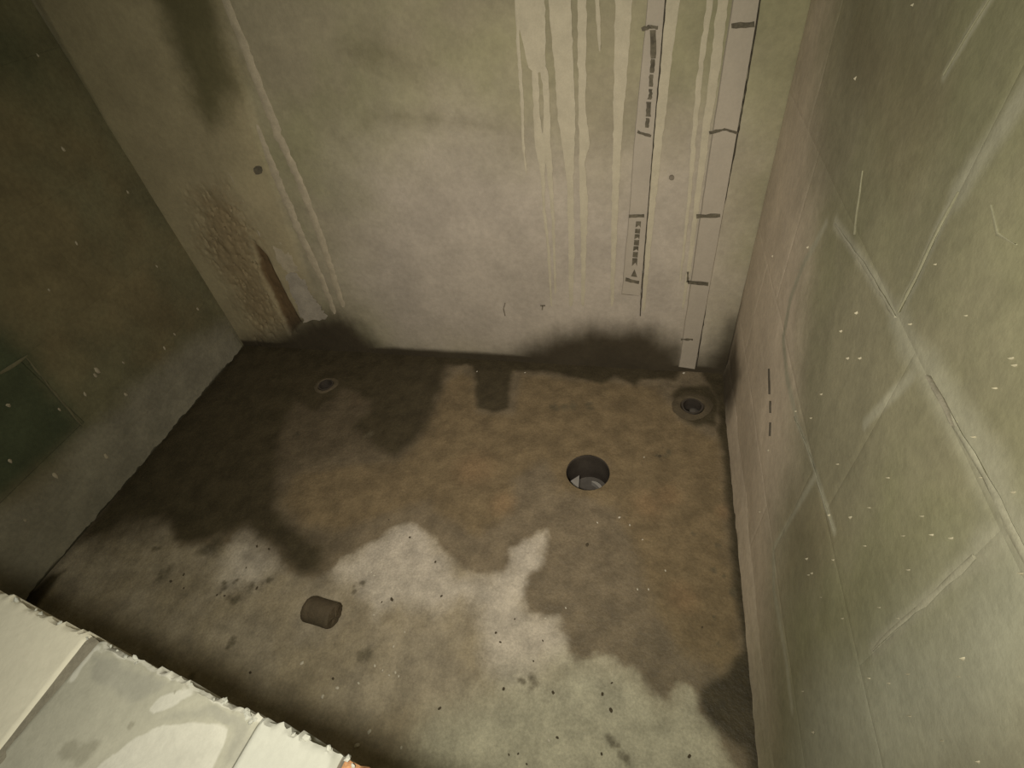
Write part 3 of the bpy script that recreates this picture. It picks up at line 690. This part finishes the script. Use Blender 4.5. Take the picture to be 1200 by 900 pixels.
disc('pipe_bottom', (0, 0), .060, .0300, M_pipe_dark, sr)
disc('inner_bend', (.010, -.004), .083, .0165, M_elbow, sr, dome=.006, tilt=(-.2, .1), thick=.02)
def collar(c, parent, r0, r1, hh, m, zb):
    n = 48; prof = [(r0, .0), (r0+.004, hh), ((r0+r1)/2, hh*.9), (r1-.006, hh*.5), (r1, -.012), (r0, -.014)]
    V = []; F = []
    for (r, z) in prof:
        for k in range(n):
            a = k*2*math.pi/n; w_ = 1+.09*math.sin(2*a+.6)+.035*math.sin(3*a)+.012*math.sin(11*a)
            V.append((c[0]+r*(w_ if r > r0+.005 else 1)*math.cos(a), c[1]+r*(w_ if r > r0+.005 else 1)*math.sin(a), zb+z*(1+.3*math.sin(3*a+2))))
    P_ = len(prof)
    for j in range(P_):
        for k in range(n): F.append((j*n+k, j*n+(k+1) % n, ((j+1) % P_)*n+(k+1) % n, ((j+1) % P_)*n+k))
    me = mesh('mortar_collar', V, F); bm = bmesh.new(); bm.from_mesh(me); bmesh.ops.recalc_face_normals(bm, faces=bm.faces); bm.to_mesh(me); bm.free()
    return link('mortar_collar', me, m, parent)
collar((0, 0), sr, .0345, .066, .007, M_collar, .1005)
sl = empty('pipe_stub', (STUB_L[0], STUB_L[1], -.10)); tag(sl, 'small dark pipe end in the wet floor near the back left corner', 'pipe')
tube('pipe_wall', (0, 0), 0, .1045, .0280, .0235, M_pipe, sl, 32, wob=.02)
disc('pipe_bottom', (0, 0), .070, .0245, M_pipe_dark, sl)
collar((0, 0), sl, .0285, .048, .004, M_collar, .1005)

# ------------------------------------------------------------------ drilled concrete core lying on the floor
CR, CL = .0320, .080
def core():
    n, rows = 40, 22; V = []; F = []; r = np.random.RandomState(3)
    prof = [(0, -CL/2), (CR*.55, -CL/2+.001), (CR*.90, -CL/2-.0005), (CR*.985, -CL/2+.004)]
    prof += [(CR, -CL/2+.008+(CL-.016)*t) for t in np.linspace(0, 1, rows)]
    prof += [(CR*.975, CL/2-.005), (CR*.90, CL/2-.001), (CR*.5, CL/2-.001), (0, CL/2)]
    for j, (rr, x) in enumerate(prof):
        for k in range(n):
            a = k*2*math.pi/n
            end = abs(x) > CL/2-.010
            dx = (.0028*math.sin(a+.8)+.0010*math.sin(3*a))*(1 if x > 0 else .8)*max(0, (abs(x)-CL*.2)/(CL*.3))
            q = rr*(1+.012*math.sin(2*a+j*.3)+r.randn()*.004)
            V.append((x+dx+(r.randn()*.0008 if end else 0), q*math.cos(a), q*math.sin(a)))
    for j in range(len(prof)-1):
        for k in range(n): F.append((j*n+k, j*n+(k+1) % n, (j+1)*n+(k+1) % n, (j+1)*n+k))
    me = mesh('concrete_core', V, F); bm = bmesh.new(); bm.from_mesh(me)
    bmesh.ops.remove_doubles(bm, verts=bm.verts, dist=1e-5); bmesh.ops.recalc_face_normals(bm, faces=bm.faces); bm.to_mesh(me); bm.free()
    return link('concrete_core', me, M_core)
co = core(); c0 = on_floor((377, 718), CR*.85)
co.location = (c0[0], c0[1], CR-.0025); co.rotation_euler = (0, 0, math.radians(-5))
tag(co, 'short dark concrete drill core lying on its side on the floor', 'concrete core')

# ------------------------------------------------------------------ crumbs
def crumb_mesh(seed, flat):
    bm = bmesh.new(); bmesh.ops.create_icosphere(bm, subdivisions=1, radius=1.0); r = random.Random(seed)
    for v in bm.verts:
        k = r.uniform(.65, 1.15); v.co = Vector((v.co.x*k*1.2, v.co.y*k*.8, v.co.z*k*flat))
    me = bpy.data.meshes.new('crumb'); bm.to_mesh(me); bm.free(); return me
CW = [crumb_mesh(i, .6) for i in range(3)]; CD = [crumb_mesh(10+i, .5) for i in range(4)]
for me in CW: me.materials.append(M_crumb_w)
for me in CD: me.materials.append(M_crumb_d)
def where(px):
    x, y = px
    if math.hypot(x-377, y-718) < 85: return 'beside the drill core'
    if y < 560: return 'on the damp floor below the back wall'
    if x < 330: return 'on the dry floor towards the left wall'
    if x > 795: return 'close to the right wall'
    if y > 840: return 'on the dry concrete at the very front'
    if x > 640 and y < 730: return 'on the damp concrete in front of the drain'
    if x < 480 and y > 735: return 'in front of the drill core'
    return 'on the pale dry patch in mid floor'
def crumb(name, me, px, s, label, group):
    label = label % where(px); group = group+' '+where(px)
    o = bpy.data.objects.new(name, me); COL.objects.link(o); x, y = fl(px)
    d = math.sqrt(x*x+y*y+CAM_H**2); r = s*.40*d/F_PX
    hz = float(floor_relief(np.array([[x, y]]))[0])
    o.location = (x, y, hz+r*.35); o.scale = (r, r, r); o.rotation_euler = (0, 0, rnd.uniform(0, 6.28))
    tag(o, label, 'debris', group)
for i, (px, py, s) in enumerate([(726, 606, 4), (780, 668, 3), (747, 690, 3), (760, 690, 3), (663, 712, 3), (639, 724, 3), (439, 780, 4), (463, 788, 4), (467, 792, 3), (456, 791, 3), (435, 670, 3), (438, 674, 3), (430, 669, 2.5),
        (420, 800, 4), (470, 876, 4), (433, 857, 6), (418, 873, 7), (461, 757, 3), (643, 867, 4), (354, 777, 5), (378, 816, 5), (395, 806, 5), (801, 437, 4), (438, 720, 2.5), (559, 435, 2.5), (615, 436, 2.5), (753, 632, 2.5),
        (700, 612, 3), (738, 615, 3), (448, 785, 2.5), (474, 740, 2.5), (755, 535, 2.5)]):
    crumb('plaster_crumb', CW[i % 3], (px, py), s, 'tiny white plaster crumb %s', 'white crumbs')
for i, (px, py, s) in enumerate([(688, 638, 6), (706, 813, 5), (716, 832, 6), (717, 800, 3.5), (590, 807, 5), (648, 811, 5), (515, 830, 5), (459, 702, 6), (480, 629, 4), (705, 883, 4), (653, 864, 4), (586, 752, 4), (581, 741, 4),
        (517, 698, 4), (510, 658, 4), (596, 884, 3), (607, 883, 3), (617, 895, 3), (808, 886, 5), (215, 673, 3.5), (215, 689, 3), (200, 681, 4), (288, 665, 2.5), (301, 689, 4), (254, 697, 3), (263, 698, 3), (301, 640, 4), (315, 643, 4),
        (293, 788, 4), (455, 608, 2.5), (447, 705, 3), (636, 750, 3), (603, 725, 3), (773, 534, 5), (349, 507, 5), (823, 735, 3), (625, 774, 3), (390, 795, 4)]):
    crumb('mortar_crumb', CD[i % 4], (px, py), s, 'tiny dark mortar crumb %s', 'dark crumbs')
